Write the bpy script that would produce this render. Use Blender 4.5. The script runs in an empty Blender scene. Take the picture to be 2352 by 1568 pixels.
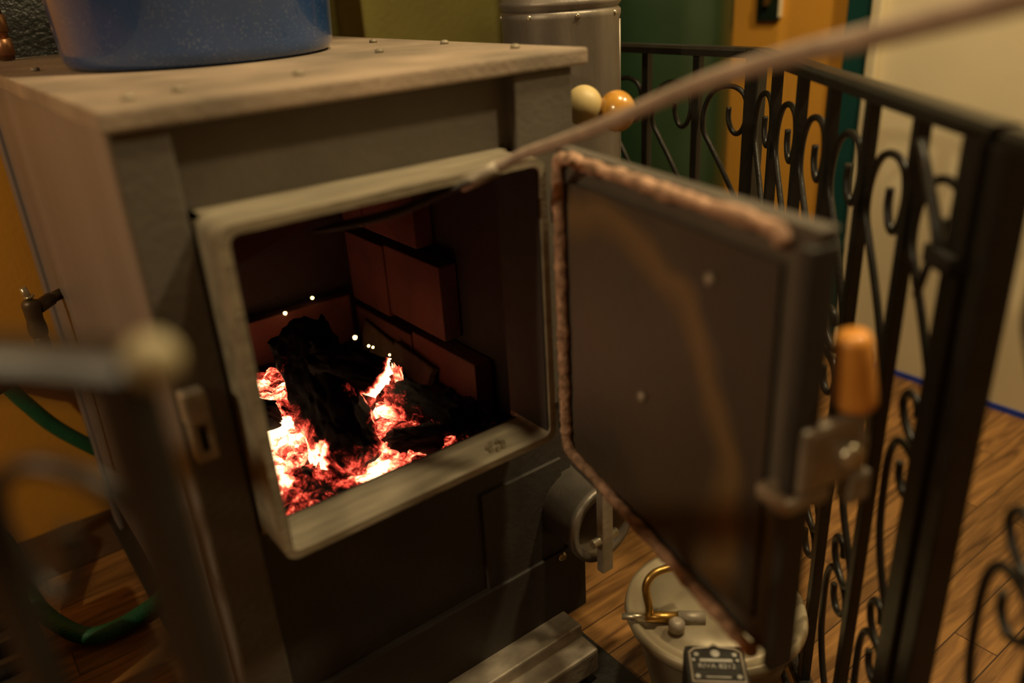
import bpy, bmesh, math, random
from mathutils import Vector, Matrix, noise
random.seed(7)
S = bpy.context.scene
COL = S.collection
H = 1.10                      # eye height above the floor; z values below are world metres
PI = math.pi
V = Vector

# ------------------------------------------------------------------ materials
MATS = {}
def mat(name, col, rough=.5, metal=0., var=.25, scale=18., bump=.0, bscale=60., col2=None, spec=.5, emit=None, estr=0., stretch=None, coat=0.):
    m = bpy.data.materials.new(name); m.use_nodes = True; MATS[name] = m
    nt = m.node_tree; N = nt.nodes; L = nt.links
    b = N['Principled BSDF']
    b.inputs['Roughness'].default_value = rough
    b.inputs['Metallic'].default_value = metal
    b.inputs['Specular IOR Level'].default_value = spec
    b.inputs['Coat Weight'].default_value = coat
    tc = N.new('ShaderNodeTexCoord'); mp = N.new('ShaderNodeMapping')
    L.new(tc.outputs['Object'], mp.inputs['Vector'])
    if stretch: mp.inputs['Scale'].default_value = stretch
    nz = N.new('ShaderNodeTexNoise'); nz.inputs['Scale'].default_value = scale; nz.inputs['Detail'].default_value = 6
    L.new(mp.outputs['Vector'], nz.inputs['Vector'])
    cr = N.new('ShaderNodeValToRGB')
    c2 = col2 or tuple(c*(1-var) for c in col)
    cr.color_ramp.elements[0].position = .35; cr.color_ramp.elements[1].position = .68
    cr.color_ramp.elements[0].color = (*c2, 1); cr.color_ramp.elements[1].color = (*col, 1)
    L.new(nz.outputs['Fac'], cr.inputs['Fac']); L.new(cr.outputs['Color'], b.inputs['Base Color'])
    mr = N.new('ShaderNodeMapRange'); mr.inputs['To Min'].default_value = max(.05, rough-.1); mr.inputs['To Max'].default_value = min(1, rough+.12)
    L.new(nz.outputs['Fac'], mr.inputs['Value']); L.new(mr.outputs['Result'], b.inputs['Roughness'])
    if bump:
        n2 = N.new('ShaderNodeTexNoise'); n2.inputs['Scale'].default_value = bscale; n2.inputs['Detail'].default_value = 4
        L.new(mp.outputs['Vector'], n2.inputs['Vector'])
        bp = N.new('ShaderNodeBump'); bp.inputs['Strength'].default_value = bump; bp.inputs['Distance'].default_value = .004
        L.new(n2.outputs['Fac'], bp.inputs['Height']); L.new(bp.outputs['Normal'], b.inputs['Normal'])
    if emit:
        b.inputs['Emission Color'].default_value = (*emit, 1); b.inputs['Emission Strength'].default_value = estr
    return m

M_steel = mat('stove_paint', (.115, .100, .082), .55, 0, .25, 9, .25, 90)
M_lower = mat('lower_shaded_paint', (.045, .038, .034), .55, 0, .3, 9, .25, 90)  # darkened stove paint: the lower front's shadow is put into the colour
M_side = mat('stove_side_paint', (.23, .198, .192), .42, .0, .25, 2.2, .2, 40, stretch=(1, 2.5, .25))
M_dust = mat('dusty_top', (.42, .315, .235), .7, 0, .3, 5, .35, 120, col2=(.20, .16, .12))
M_collar = mat('worn_collar_steel', (.34, .29, .21), .5, .15, .35, 22, .3, 110, stretch=(.5, 3, 2))
M_black = mat('black_iron', (.022, .020, .018), .42, 0, .3, 30, .25, 90)
M_rail = mat('painted_wrought_iron', (.013, .0115, .010), .40, 0, .3, 30, .15, 120)
M_soot = mat('sooty_steel', (.035, .028, .024), .85, 0, .4, 15, .4, 60)
M_fire_in = mat('firebox_lining', (.030, .016, .012), .9, 0, .5, 8, .4, 45)
M_brick = mat('firebrick', (.13, .040, .028), .92, 0, .45, 9, .45, 70)
M_doorback = mat('door_rim_shaded_paint', (.04, .036, .032), .6, 0, .3, 20, .2, 80)  # door's free edge: its shade is mixed into this darker colour
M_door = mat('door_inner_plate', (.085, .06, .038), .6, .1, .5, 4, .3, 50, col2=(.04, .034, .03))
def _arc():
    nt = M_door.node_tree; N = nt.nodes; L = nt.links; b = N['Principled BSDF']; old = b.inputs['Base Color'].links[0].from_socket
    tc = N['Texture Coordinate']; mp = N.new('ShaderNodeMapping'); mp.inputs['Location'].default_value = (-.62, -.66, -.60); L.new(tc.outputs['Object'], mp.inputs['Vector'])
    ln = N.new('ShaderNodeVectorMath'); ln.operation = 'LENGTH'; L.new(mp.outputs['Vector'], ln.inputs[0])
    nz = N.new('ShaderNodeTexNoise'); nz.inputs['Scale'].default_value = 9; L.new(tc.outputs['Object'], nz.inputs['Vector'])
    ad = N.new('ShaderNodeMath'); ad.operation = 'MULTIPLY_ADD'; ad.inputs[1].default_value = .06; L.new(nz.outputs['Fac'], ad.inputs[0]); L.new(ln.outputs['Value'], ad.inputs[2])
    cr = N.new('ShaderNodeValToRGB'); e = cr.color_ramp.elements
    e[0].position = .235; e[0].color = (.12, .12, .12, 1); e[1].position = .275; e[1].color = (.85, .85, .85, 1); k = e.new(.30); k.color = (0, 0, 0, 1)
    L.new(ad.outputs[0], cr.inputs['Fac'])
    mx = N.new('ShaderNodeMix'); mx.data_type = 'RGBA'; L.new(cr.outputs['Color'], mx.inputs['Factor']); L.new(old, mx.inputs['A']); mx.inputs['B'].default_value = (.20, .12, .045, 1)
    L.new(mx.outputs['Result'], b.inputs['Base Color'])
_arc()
M_rope = mat('gasket_rope', (.68, .42, .29), .95, 0, .5, 60, 1., 260, col2=(.22, .13, .08))
M_galv = mat('galvanised_steel', (.27, .235, .20), .42, .55, .3, 6, .12, 60, stretch=(3, 3, .7))
M_pale_cap = mat('pale_cap', (.42, .36, .22), .45, 0, .2, 30)
M_poker = mat('scaled_poker_steel', (.46, .36, .29), .5, 0, .3, 30, .3, 90)
M_bright = mat('bright_zinc', (.62, .56, .42), .3, .8, .2, 20)
M_grey = mat('grey_cast_iron', (.40, .34, .27), .5, .3, .35, 25, .3, 80)
M_wood_handle = mat('turned_wood_handle', (.80, .33, .055), .4, 0, .3, 10, stretch=(6, 6, 1), coat=.2)
M_amber = mat('glossy_amber_knob', (.62, .30, .045), .25, 0, .35, 30, coat=.5)
M_pale_knob = mat('pale_wood_knob', (.70, .54, .25), .45, 0, .3, 10)
M_brass = mat('brass', (.50, .30, .08), .3, .9, .2, 30)
M_copper = mat('copper_pipe', (.40, .20, .10), .35, .85, .3, 15)
M_hose = mat('green_hose', (.018, .13, .055), .45, 0, .3, 14, .5, 240, spec=.4)
M_black_pebble = mat('black_pebbled_sheet', (.02, .022, .02), .32, 0, .2, 30, 1., 130, stretch=(1, 1, 1))
M_yellow = mat('yellow_wall_paint', (.74, .345, .035), .85, 0, .12, 3, .15, 90)
M_olive = mat('olive_block_paint', (.19, .16, .034), .8, 0, .15, 6, .9, 75)
M_white = mat('cream_wall_paint', (.70, .60, .40), .8, 0, .1, 2.5, .08, 60)
M_teal = mat('teal_trim_paint', (.005, .060, .055), .5, 0, .15, 12)
M_blue = mat('blue_tape', (.012, .045, .42), .7, 0, .15, 30)
M_green = mat('dark_green_vinyl', (.013, .038, .016), .30, 0, .25, 4, .12, 12)
M_switch = mat('black_green_switchplate', (.012, .022, .014), .3, 0, .1, 20)
M_ceiling = mat('ceiling_paint', (.45, .40, .30), .9, 0, .1, 2)
M_pad = mat('black_hearth_pad', (.014, .013, .011), .6, 0, .3, 25, .3, 90)
M_drum = mat('drum_steel', (.42, .35, .24), .42, .3, .3, 8, .1, 40)
M_ink = mat('silver_lettering', (.42, .40, .36), .5, .2, .2, 60)
M_ash = mat('grey_ash', (.30, .26, .22), 1, 0, .5, 40, .8, 120)

def enamel():
    m = mat('blue_speckled_enamel', (.020, .066, .215), .22, 0, .3, 6, coat=.6)
    nt = m.node_tree; N = nt.nodes; L = nt.links; b = N['Principled BSDF']
    old = b.inputs['Base Color'].links[0].from_socket
    tc = N['Texture Coordinate']
    vo = N.new('ShaderNodeTexVoronoi'); vo.inputs['Scale'].default_value = 260; L.new(tc.outputs['Object'], vo.inputs['Vector'])
    nz = N.new('ShaderNodeTexNoise'); nz.inputs['Scale'].default_value = 30; L.new(tc.outputs['Object'], nz.inputs['Vector'])
    ma = N.new('ShaderNodeMath'); ma.operation = 'MULTIPLY'; ma.inputs[1].default_value = .34; L.new(nz.outputs['Fac'], ma.inputs[0])
    lt = N.new('ShaderNodeMath'); lt.operation = 'LESS_THAN'; L.new(vo.outputs['Distance'], lt.inputs[0]); L.new(ma.outputs[0], lt.inputs[1])
    m2 = N.new('ShaderNodeMath'); m2.operation = 'MULTIPLY'; m2.inputs[1].default_value = .35; L.new(lt.outputs[0], m2.inputs[0])
    mx = N.new('ShaderNodeMix'); mx.data_type = 'RGBA'
    L.new(m2.outputs[0], mx.inputs['Factor']); L.new(old, mx.inputs['A']); mx.inputs['B'].default_value = (.42, .46, .5, 1)
    # chipped brown spots
    n3 = N.new('ShaderNodeTexNoise'); n3.inputs['Scale'].default_value = 11; n3.inputs['Detail'].default_value = 1; L.new(tc.outputs['Object'], n3.inputs['Vector'])
    g = N.new('ShaderNodeMath'); g.operation = 'GREATER_THAN'; g.inputs[1].default_value = .745; L.new(n3.outputs['Fac'], g.inputs[0])
    mx2 = N.new('ShaderNodeMix'); mx2.data_type = 'RGBA'; L.new(g.outputs[0], mx2.inputs['Factor'])
    L.new(mx.outputs['Result'], mx2.inputs['A']); mx2.inputs['B'].default_value = (.10, .05, .02, 1)
    L.new(mx2.outputs['Result'], b.inputs['Base Color'])
    return m
M_enamel = enamel()

def floor_mat():
    m = bpy.data.materials.new('oak_plank_floor'); m.use_nodes = True
    N = m.node_tree.nodes; L = m.node_tree.links; b = N['Principled BSDF']
    tc = N.new('ShaderNodeTexCoord')
    br = N.new('ShaderNodeTexBrick'); br.inputs['Scale'].default_value = 1.0
    br.inputs['Brick Width'].default_value = .62; br.inputs['Row Height'].default_value = .072
    br.inputs['Mortar Size'].default_value = .0014; br.inputs['Mortar Smooth'].default_value = .2
    br.inputs['Color1'].default_value = (.0, .0, .0, 1); br.inputs['Color2'].default_value = (1, 1, 1, 1); br.inputs['Mortar'].default_value = (.5, .5, .5, 1)
    br.offset = .37
    L.new(tc.outputs['Object'], br.inputs['Vector'])
    mp = N.new('ShaderNodeMapping'); mp.inputs['Scale'].default_value = (3.2, 30, 1)
    L.new(tc.outputs['Object'], mp.inputs['Vector'])
    # shift grain per plank
    ad = N.new('ShaderNodeVectorMath'); ad.operation = 'ADD'; L.new(mp.outputs['Vector'], ad.inputs[0])
    sc = N.new('ShaderNodeVectorMath'); sc.operation = 'SCALE'; sc.inputs['Scale'].default_value = 9; L.new(br.outputs['Color'], sc.inputs[0]); L.new(sc.outputs['Vector'], ad.inputs[1])
    nz = N.new('ShaderNodeTexNoise'); nz.inputs['Scale'].default_value = 1.6; nz.inputs['Detail'].default_value = 8; nz.inputs['Distortion'].default_value = 1.2
    L.new(ad.outputs['Vector'], nz.inputs['Vector'])
    cr = N.new('ShaderNodeValToRGB'); e = cr.color_ramp.elements
    e[0].position = .3; e[0].color = (.12, .052, .016, 1); e[1].position = .72; e[1].color = (.42, .21, .065, 1)
    L.new(nz.outputs['Fac'], cr.inputs['Fac'])
    mt = N.new('ShaderNodeMapRange'); mt.inputs['To Min'].default_value = .62; mt.inputs['To Max'].default_value = 1.12
    L.new(br.outputs['Color'], mt.inputs['Value'])
    mx = N.new('ShaderNodeVectorMath'); mx.operation = 'SCALE'; L.new(cr.outputs['Color'], mx.inputs[0]); L.new(mt.outputs['Result'], mx.inputs['Scale'])
    mo = N.new('ShaderNodeMix'); mo.data_type = 'RGBA'; L.new(br.outputs['Fac'], mo.inputs['Factor']); L.new(mx.outputs['Vector'], mo.inputs['A']); mo.inputs['B'].default_value = (.05, .022, .008, 1)
    L.new(mo.outputs['Result'], b.inputs['Base Color'])
    b.inputs['Roughness'].default_value = .38
    bp = N.new('ShaderNodeBump'); bp.inputs['Strength'].default_value = .12; L.new(nz.outputs['Fac'], bp.inputs['Height']); L.new(bp.outputs['Normal'], b.inputs['Normal'])
    return m
M_floor = floor_mat()

def ember_mat(name, lo, hi, strength, scale=26., crust=.5, axis=None, detail=9.):
    """Glowing coal: dark ash crust broken by hot patches and cracks; heat = noise (+ gradient along the object's own z)."""
    m = bpy.data.materials.new(name); m.use_nodes = True
    N = m.node_tree.nodes; L = m.node_tree.links; b = N['Principled BSDF']
    tc = N.new('ShaderNodeTexCoord')
    nz = N.new('ShaderNodeTexNoise'); nz.inputs['Scale'].default_value = scale; nz.inputs['Detail'].default_value = detail; nz.inputs['Roughness'].default_value = .68; nz.inputs['Distortion'].default_value = .8
    L.new(tc.outputs['Object'], nz.inputs['Vector'])
    vo = N.new('ShaderNodeTexVoronoi'); vo.feature = 'DISTANCE_TO_EDGE'; vo.inputs['Scale'].default_value = scale*2.4
    L.new(nz.outputs['Color'], vo.inputs['Vector'])
    wv = N.new('ShaderNodeVectorMath'); wv.operation = 'SCALE'; wv.inputs['Scale'].default_value = .06; L.new(nz.outputs['Color'], wv.inputs[0])
    wa = N.new('ShaderNodeVectorMath'); wa.operation = 'ADD'; L.new(tc.outputs['Object'], wa.inputs[0]); L.new(wv.outputs['Vector'], wa.inputs[1])
    L.new(wa.outputs['Vector'], vo.inputs['Vector'])
    ck = N.new('ShaderNodeMapRange'); ck.inputs['From Min'].default_value = 0; ck.inputs['From Max'].default_value = .13; ck.inputs['To Min'].default_value = .10; ck.inputs['To Max'].default_value = 0
    L.new(vo.outputs['Distance'], ck.inputs['Value'])
    ht = N.new('ShaderNodeAttribute'); ht.attribute_name = 'glow_level'
    cn = N.new('ShaderNodeMath'); cn.operation = 'MULTIPLY_ADD'; cn.inputs[1].default_value = 1.7; cn.inputs[2].default_value = -.35; L.new(nz.outputs['Fac'], cn.inputs[0])
    a1 = N.new('ShaderNodeMath'); a1.operation = 'ADD'; L.new(cn.outputs[0], a1.inputs[0]); L.new(ck.outputs['Result'], a1.inputs[1])
    a2 = N.new('ShaderNodeMath'); a2.operation = 'ADD'; L.new(a1.outputs[0], a2.inputs[0]); L.new(ht.outputs['Fac'], a2.inputs[1])
    mr = N.new('ShaderNodeMapRange'); mr.inputs['From Min'].default_value = lo; mr.inputs['From Max'].default_value = hi
    L.new(a2.outputs[0], mr.inputs['Value'])
    cr = N.new('ShaderNodeValToRGB'); e = cr.color_ramp.elements
    e[0].position = 0; e[0].color = (0, 0, 0, 1)
    e[1].position = 1; e[1].color = (1, .72, .36, 1)
    for p, c in ((.12, (.05, .003, .0015, 1)), (.34, (.36, .022, .012, 1)), (.54, (.88, .085, .045, 1)), (.78, (1, .30, .13, 1))):
        k = e.new(p); k.color = c
    L.new(mr.outputs['Result'], cr.inputs['Fac'])
    pw = N.new('ShaderNodeMath'); pw.operation = 'POWER'; pw.inputs[1].default_value = 1.6; L.new(mr.outputs['Result'], pw.inputs[0])
    st = N.new('ShaderNodeMath'); st.operation = 'MULTIPLY_ADD'; st.inputs[1].default_value = strength; st.inputs[2].default_value = strength*.045; L.new(pw.outputs[0], st.inputs[0])
    L.new(cr.outputs['Color'], b.inputs['Emission Color']); L.new(st.outputs[0], b.inputs['Emission Strength'])
    b.inputs['Base Color'].default_value = (.006, .005, .005, 1); b.inputs['Roughness'].default_value = .85; b.inputs['Specular IOR Level'].default_value = .25
    bp = N.new('ShaderNodeBump'); bp.inputs['Strength'].default_value = .8; bp.inputs['Distance'].default_value = .006
    L.new(nz.outputs['Fac'], bp.inputs['Height']); L.new(bp.outputs['Normal'], b.inputs['Normal'])
    return m
M_bed = ember_mat('glowing_ember_bed', .30, 1.0, 5.0, 36.)
M_coal = ember_mat('glowing_coal', .34, .98, 5., 40.)
M_lump = ember_mat('glowing_lump', .30, 1.0, 4.6, 1.2)
M_char = ember_mat('charred_wood', .55, 1.25, 4.6, 26.)

# ------------------------------------------------------------------ mesh helpers
def box(bm, x0, x1, y0, y1, z0, z1, bev=0., mtx=None):
    t = bmesh.new(); bmesh.ops.create_cube(t, size=1)
    for v in t.verts:
        v.co = V(((x0+x1)/2+v.co.x*(x1-x0), (y0+y1)/2+v.co.y*(y1-y0), (z0+z1)/2+v.co.z*(z1-z0)))
    if bev: bmesh.ops.bevel(t, geom=list(t.edges), offset=bev, segments=2, affect='EDGES', profile=.6)
    if mtx: bmesh.ops.transform(t, matrix=mtx, verts=t.verts)
    me = bpy.data.meshes.new('t'); t.to_mesh(me); t.free(); bm.from_mesh(me); bpy.data.meshes.remove(me)

def frame_of(pts):
    n = len(pts); T = []
    for i in range(n):
        a = pts[max(i-1, 0)]; b = pts[min(i+1, n-1)]; T.append((b-a).normalized())
    up = V((0, 0, 1)) if abs(T[0].z) < .9 else V((0, 1, 0))
    N0 = (up - T[0]*up.dot(T[0])).normalized(); R = [N0]
    for i in range(1, n):
        q = T[i-1].rotation_difference(T[i]); v = q @ R[-1]; R.append((v - T[i]*v.dot(T[i])).normalized())
    return T, R

def tube(bm, pts, r, seg=12, cap=True, flat=1.):
    pts = [V(p) for p in pts]; T, R = frame_of(pts)
    rr = r if hasattr(r, '__len__') else [r]*len(pts)
    rings = []
    for p, t, n, q in zip(pts, T, R, rr):
        b = t.cross(n); rings.append([bm.verts.new(p + n*math.cos(2*PI*k/seg)*q*flat + b*math.sin(2*PI*k/seg)*q) for k in range(seg)])
    for a, b in zip(rings, rings[1:]):
        for k in range(seg):
            f = bm.faces.new((a[k], a[(k+1) % seg], b[(k+1) % seg], b[k])); f.smooth = True
    if cap:
        bm.faces.new(rings[0][::-1]); bm.faces.new(rings[-1])

def smooth(pts, n=6):
    pts = [V(p) for p in pts]; out = []
    P = [pts[0]*2-pts[1]] + pts + [pts[-1]*2-pts[-2]]
    for i in range(1, len(P)-2):
        a, b, c, d = P[i-1], P[i], P[i+1], P[i+2]
        for k in range(n):
            t = k/n
            out.append(.5*((2*b)+(c-a)*t+(2*a-5*b+4*c-d)*t*t+(3*b-a-3*c+d)*t**3))
    out.append(pts[-1]); return out

def lathe(bm, prof, o=(0, 0, 0), axis='Z', seg=48, mtx=None):
    o = V(o); rings = []
    vs = []
    for r, z in prof:
        ring = []
        for k in range(seg):
            a = 2*PI*k/seg; c, s = math.cos(a)*r, math.sin(a)*r
            p = V((c, s, z)) if axis == 'Z' else (V((c, -z, s)) if axis == 'Y' else V((z, c, s)))
            v = bm.verts.new(o+p if mtx is None else mtx @ p); ring.append(v)
        rings.append(ring)
    for a, b in zip(rings, rings[1:]):
        for k in range(seg):
            f = bm.faces.new((a[k], a[(k+1) % seg], b[(k+1) % seg], b[k])); f.smooth = True
    bm.faces.new(rings[0][::-1]); bm.faces.new(rings[-1])

def obj(name, bm, m, parent=None, loc=(0, 0, 0), auto=True):
    bmesh.ops.remove_doubles(bm, verts=bm.verts, dist=1e-6)
    bmesh.ops.recalc_face_normals(bm, faces=bm.faces)
    if V(loc).length: bmesh.ops.translate(bm, vec=-V(loc), verts=bm.verts)
    me = bpy.data.meshes.new(name); bm.to_mesh(me); bm.free()
    me.materials.append(m); o = bpy.data.objects.new(name, me); COL.objects.link(o)
    if parent is not None:
        o.parent = parent; o.location = V(loc) - parent.matrix_local.translation if True else loc
        # vertices were authored in world space; parent roots sit at root['_o']
        po = world_of(parent); o.location = V(loc) - po
    else: o.location = loc
    WORLD[o.name] = V(loc)
    return o
WORLD = {}
def world_of(p): return WORLD[p.name]
def root(name, loc, label, cat, group=None):
    o = bpy.data.objects.new(name, None); COL.objects.link(o); o.location = loc; WORLD[o.name] = V(loc); o.empty_display_size = .05
    return tag(o, label, cat, group)
def tag(o, label, cat, group=None, kind=None):
    o['label'] = label; o['category'] = cat
    if group: o['group'] = group
    if kind: o['kind'] = kind
    return o
def struct(name, bm, m):
    o = obj(name, bm, m); o['kind'] = 'structure'; return o
def B(*a, **k):
    bm = bmesh.new(); box(bm, *a, **k); return bm
def T(*a, **k):
    bm = bmesh.new(); tube(bm, *a, **k); return bm
def lab(o, s): o['label'] = s; return o
def smooth_all(o):
    for p in o.data.polygons: p.use_smooth = True
    return o

# ------------------------------------------------------------------ room
FX0, FX1, FY0, FY1, ZC = -2.6, 2.10, -2.4, 2.15, 2.65
struct('floor', B(FX0-.1, FX1+.1, FY0-.1, FY1+.1, -.06, 0), M_floor)
struct('ceiling', B(FX0-.1, FX1+.1, FY0-.1, FY1+.1, ZC, ZC+.06), M_ceiling)
struct('wall_left', B(FX0-.1, FX0, FY0-.1, 1.88, 0, ZC), M_yellow)
struct('wall_front', B(FX0, FX1+.1, FY0-.1, FY0, 0, ZC), M_white)
struct('wall_back', B(FX0-.1, .78, 1.88, 2.15, 0, ZC), M_yellow)          # orange wall left of the stove
bm = bmesh.new(); box(bm, .78, FX1+.1, 2.15, 2.25, 0, ZC); struct('wall_recess', bm, M_olive)
bm = bmesh.new(); box(bm, 1.055, FX1, 2.0, 2.15, 0, ZC, bev=.008)
struct('wall_column', bm, M_olive)
struct('wall_side', B(2.10, 2.16, 1.27, 2.15, 0, ZC), M_yellow)            # yellow wall behind the tank
struct('wall_right', B(2.08, 2.16, FY0, 1.21, 0, ZC), M_white)
struct('trim_1', B(2.065, 2.16, 1.205, 1.275, 0, ZC, bev=.004), M_teal)
struct('trim_2', B(2.055, 2.08, 1.175, 1.203, 0, ZC, bev=.004), M_white)
t = obj('floor_tape', B(2.0765, 2.0815, FY0+.1, 1.17, 0.0, .016), M_blue); tag(t, 'thin strip of blue tape along the foot of the cream wall', 'tape')
struct('trim_3', B(FX0, .78, 1.70, 1.88, 0, .004), mat('dark_threshold', (.09, .05, .025), .6, 0, .3, 12, stretch=(1, 8, 1)))

# hearth pad
o = obj('hearth_pad', B(.155, .742, .35, 1.84, 0.0, .010, bev=.003), M_pad); tag(o, 'black floor pad under the open wood stove', 'hearth pad')

# ------------------------------------------------------------------ stove
st = root('wood_stove', (.45, 1.3, .01), 'large grey steel wood stove with its door open and fire inside', 'stove')
bx0, bx1, by0, by1 = .172, .735, .862, 1.80
zt = H-.115
cx0, cx1, cz0, cz1 = .226, .634, H-.605, H-.205         # door collar outer
# body: left, right, back sheets, bottom
bm = bmesh.new()
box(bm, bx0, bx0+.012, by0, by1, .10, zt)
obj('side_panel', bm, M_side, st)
for (yy0, yy1) in ((.855, .915), (1.745, 1.803)):
    obj('corner_post', B(.165, .176, yy0, yy1, .02, zt, bev=.003), M_side, st)
bm = bmesh.new(); box(bm, bx1-.012, bx1, by0, by1, .10, zt); obj('side_panel', bm, M_steel, st)
bm = bmesh.new(); box(bm, bx0, bx1, by1-.012, by1, .10, zt); obj('back_panel', bm, M_steel, st)
# recessed front with the fire opening
bm = bmesh.new()
fy0, fy1 = .864, .874
box(bm, bx0+.012, cx0+.006, fy0, fy1, cz0, zt); box(bm, cx1-.006, bx1-.012, fy0, fy1, cz0, zt)
box(bm, cx0+.006, cx1-.006, fy0, fy1, cz1-.006, zt); 
obj('front_panel', bm, M_steel, st)
obj('lower_panel', B(bx0+.012, bx1-.012, fy0-.012, fy1-.012, .10, cz0+.002), M_lower, st)  # split off the front panel to carry the shade painted into M_lower
obj('front_stile', B(.166, .222, .845, .866, .10, zt, bev=.003), M_steel, st)
obj('front_stile', B(.645, .741, .845, .866, .50, zt, bev=.003), M_steel, st)
# lower front: wider skirt
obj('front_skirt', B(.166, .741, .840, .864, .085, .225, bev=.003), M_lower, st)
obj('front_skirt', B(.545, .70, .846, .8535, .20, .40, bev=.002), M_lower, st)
obj('plinth', B(.26, .728, .875, 1.79, .010, .10), M_black, st)
# lid
obj('top_plate', B(.160, .765, .838, 1.86, H-.115, H-.0934, bev=.004), M_dust, st)
for x, y in ((.205, .90), (.26, .92), (.40, .93), (.715, .93), (.70, 1.30), (.60, 1.10), (.21, 1.45), (.725, 1.12)):
    bm = bmesh.new(); lathe(bm, [(.0065, 0), (.0065, .004), (.0035, .006)], (x, y, H-.0934), seg=12); obj('bolt', bm, M_collar, st)
# collar round the opening, proud of the front
def ring_frame(bm, x0, x1, z0, z1, w, y0, y1, rad=.018):
    def rr(x0, x1, z0, z1, r, n=6):
        out = []
        for cx, cz, a0 in ((x1-r, z1-r, 0), (x0+r, z1-r, 90), (x0+r, z0+r, 180), (x1-r, z0+r, 270)):
            for k in range(n+1):
                a = math.radians(a0+90*k/n); out.append((cx+r*math.cos(a), cz+r*math.sin(a)))
        return out
    O = rr(x0, x1, z0, z1, rad); I = rr(x0+w, x1-w, z0+w, z1-w, rad*.6)
    R = []
    for P, y in ((O, y1), (O, y0+.002), (O, y0), (I, y0), (I, y0+.002), (I, y1)):
        R.append([bm.verts.new((a, y, c)) for a, c in P])
    n = len(O)
    for A, C in zip(R, R[1:]+R[:1]):
        for k in range(n): bm.faces.new((A[k], A[(k+1) % n], C[(k+1) % n], C[k]))
bm = bmesh.new(); ring_frame(bm, cx0, cx1, cz0, cz1, .010, .775, .846)
box(bm, cx0, cx0+.006, .846, .866, cz0, cz1); box(bm, cx1-.006, cx1, .846, .866, cz0, cz1); box(bm, cx0, cx1, .846, .866, cz1-.006, cz1)
c = obj('door_collar', bm, M_collar, st)
bm = bmesh.new(); box(bm, cx1-.0125, cx1-.010, .779, .865, cz0+.014, cz1-.014)
obj('collar_sleeve', bm, M_soot, c)
bm = bmesh.new(); box(bm, cx0+.010, cx0+.0125, .779, .865, cz0+.014, cz1-.014)
obj('collar_sleeve', bm, M_soot, c)
# firebox (open at the front)
bm = bmesh.new()
ix0, ix1, iy1, iz0, iz1 = .195, .700, 1.46, .385, H-.15
box(bm, ix0-.004, ix0, .876, iy1, iz0, iz1); box(bm, ix1, ix1+.004, .876, iy1, iz0, iz1)
box(bm, ix0, ix1, iy1, iy1+.004, iz0, iz1); box(bm, ix0, ix1, .876, iy1, iz0-.004, iz0); box(bm, ix0, ix1, .876, iy1, iz1, iz1+.004)
obj('firebox_lining', bm, M_fire_in, st)
# firebricks on the right wall and back wall
def brick(y0, y1, z0, z1, x0=.662, x1=.698, tilt=0.):
    m = Matrix.Translation((x0, (y0+y1)/2, (z0+z1)/2)) @ Matrix.Rotation(tilt, 4, 'X') @ Matrix.Translation((-x0, -(y0+y1)/2, -(z0+z1)/2))
    obj('firebrick', B(x0, x1, y0, y1, z0, z1, bev=.003, mtx=m), M_brick, st)
brick(1.015, 1.215, .39, .515); brick(1.222, 1.44, .39, .505)
brick(1.10, 1.285, .53, .665, tilt=.0); brick(1.292, 1.44, .52, .66)
brick(1.165, 1.35, .682, .80); brick(1.357, 1.44, .682, .80)
for x0 in (.215, .435):
    for z0, z1 in ((.39, .535),):
        obj('firebrick', B(x0, x0+.212, 1.425, 1.455, z0, z1, bev=.003), M_brick, st)
# smoke baffle plate hanging inside the opening
bm = bmesh.new(); vs = []
for y in (.928, .934):
    vs.append([bm.verts.new(p) for p in ((.235, y, H-.17), (.60, y, H-.17), (.60, y, H-.215), (.40, y, H-.262), (.262, y, H-.300), (.235, y, H-.303))])
bm.faces.new(vs[0]); bm.faces.new(vs[1][::-1])
for k in range(6): bm.faces.new((vs[0][k], vs[0][(k+1) % 6], vs[1][(k+1) % 6], vs[1][k]))
obj('smoke_flap', bm, M_brick, st)
# bolts low on the front
for x, z, yy in ((.284, H-.805, .864), (.214, H-.79, .842+.02), (.625, H-.70, .864), (.690, H-.885, .842)):
    bm = bmesh.new(); lathe(bm, [(.0085, 0), (.0085, .003), (.005, .006)], (x, yy, z), axis='Y', seg=16); obj('bolt', bm, M_bright, st)
# latch catch at left of the opening
ct = obj('latch_catch', B(.168, .194, .822, .846, H-.425, H-.385, bev=.004), M_grey, st)
bm = bmesh.new(); box(bm, .170, .178, .825, .846, H-.462, H-.425, bev=.002); box(bm, .186, .194, .825, .846, H-.462, H-.425, bev=.002); box(bm, .170, .194, .825, .846, H-.470, H-.458, bev=.002)
obj('catch_loop', bm, M_grey, ct)
# ash tray / lip at the foot
ad = obj('ash_drawer', B(.20, .690, .795, .862, .045, .10, bev=.004), M_grey, st)
obj('drawer_lip', B(.20, .690, .755, .797, .030, .078, bev=.005), M_grey, ad)
# bolt head and washer lying in the collar sill
bm = bmesh.new()
for k in range(7):
    a = k*.9; box(bm, .546+.012*math.cos(a)-.003, .546+.012*math.cos(a)+.003, .80+.009*math.sin(a)-.003, .80+.009*math.sin(a)+.003, cz0+.010, cz0+.016, bev=.001)
obj('sill_crumb', bm, M_bright, st)
# round draught inlet low on the right with its strap
bm = bmesh.new(); lathe(bm, [(.060, 0), (.060, .085), (.066, .087), (.066, .10), (.054, .10), (.054, .02)], (.716, .865, H-.79), axis='Y', seg=40)
di = obj('draught_inlet', bm, M_galv, st)
obj('strap', B(.690, .712, .742, .756, H-.86, H-.69, bev=.002), M_grey, di)
for z in (H-.80,):
    bm = bmesh.new(); lathe(bm, [(.007, 0), (.007, .05)], (.676, .75, z), axis='X', seg=10); obj('strap_bolt', bm, M_bright, di)
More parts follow.
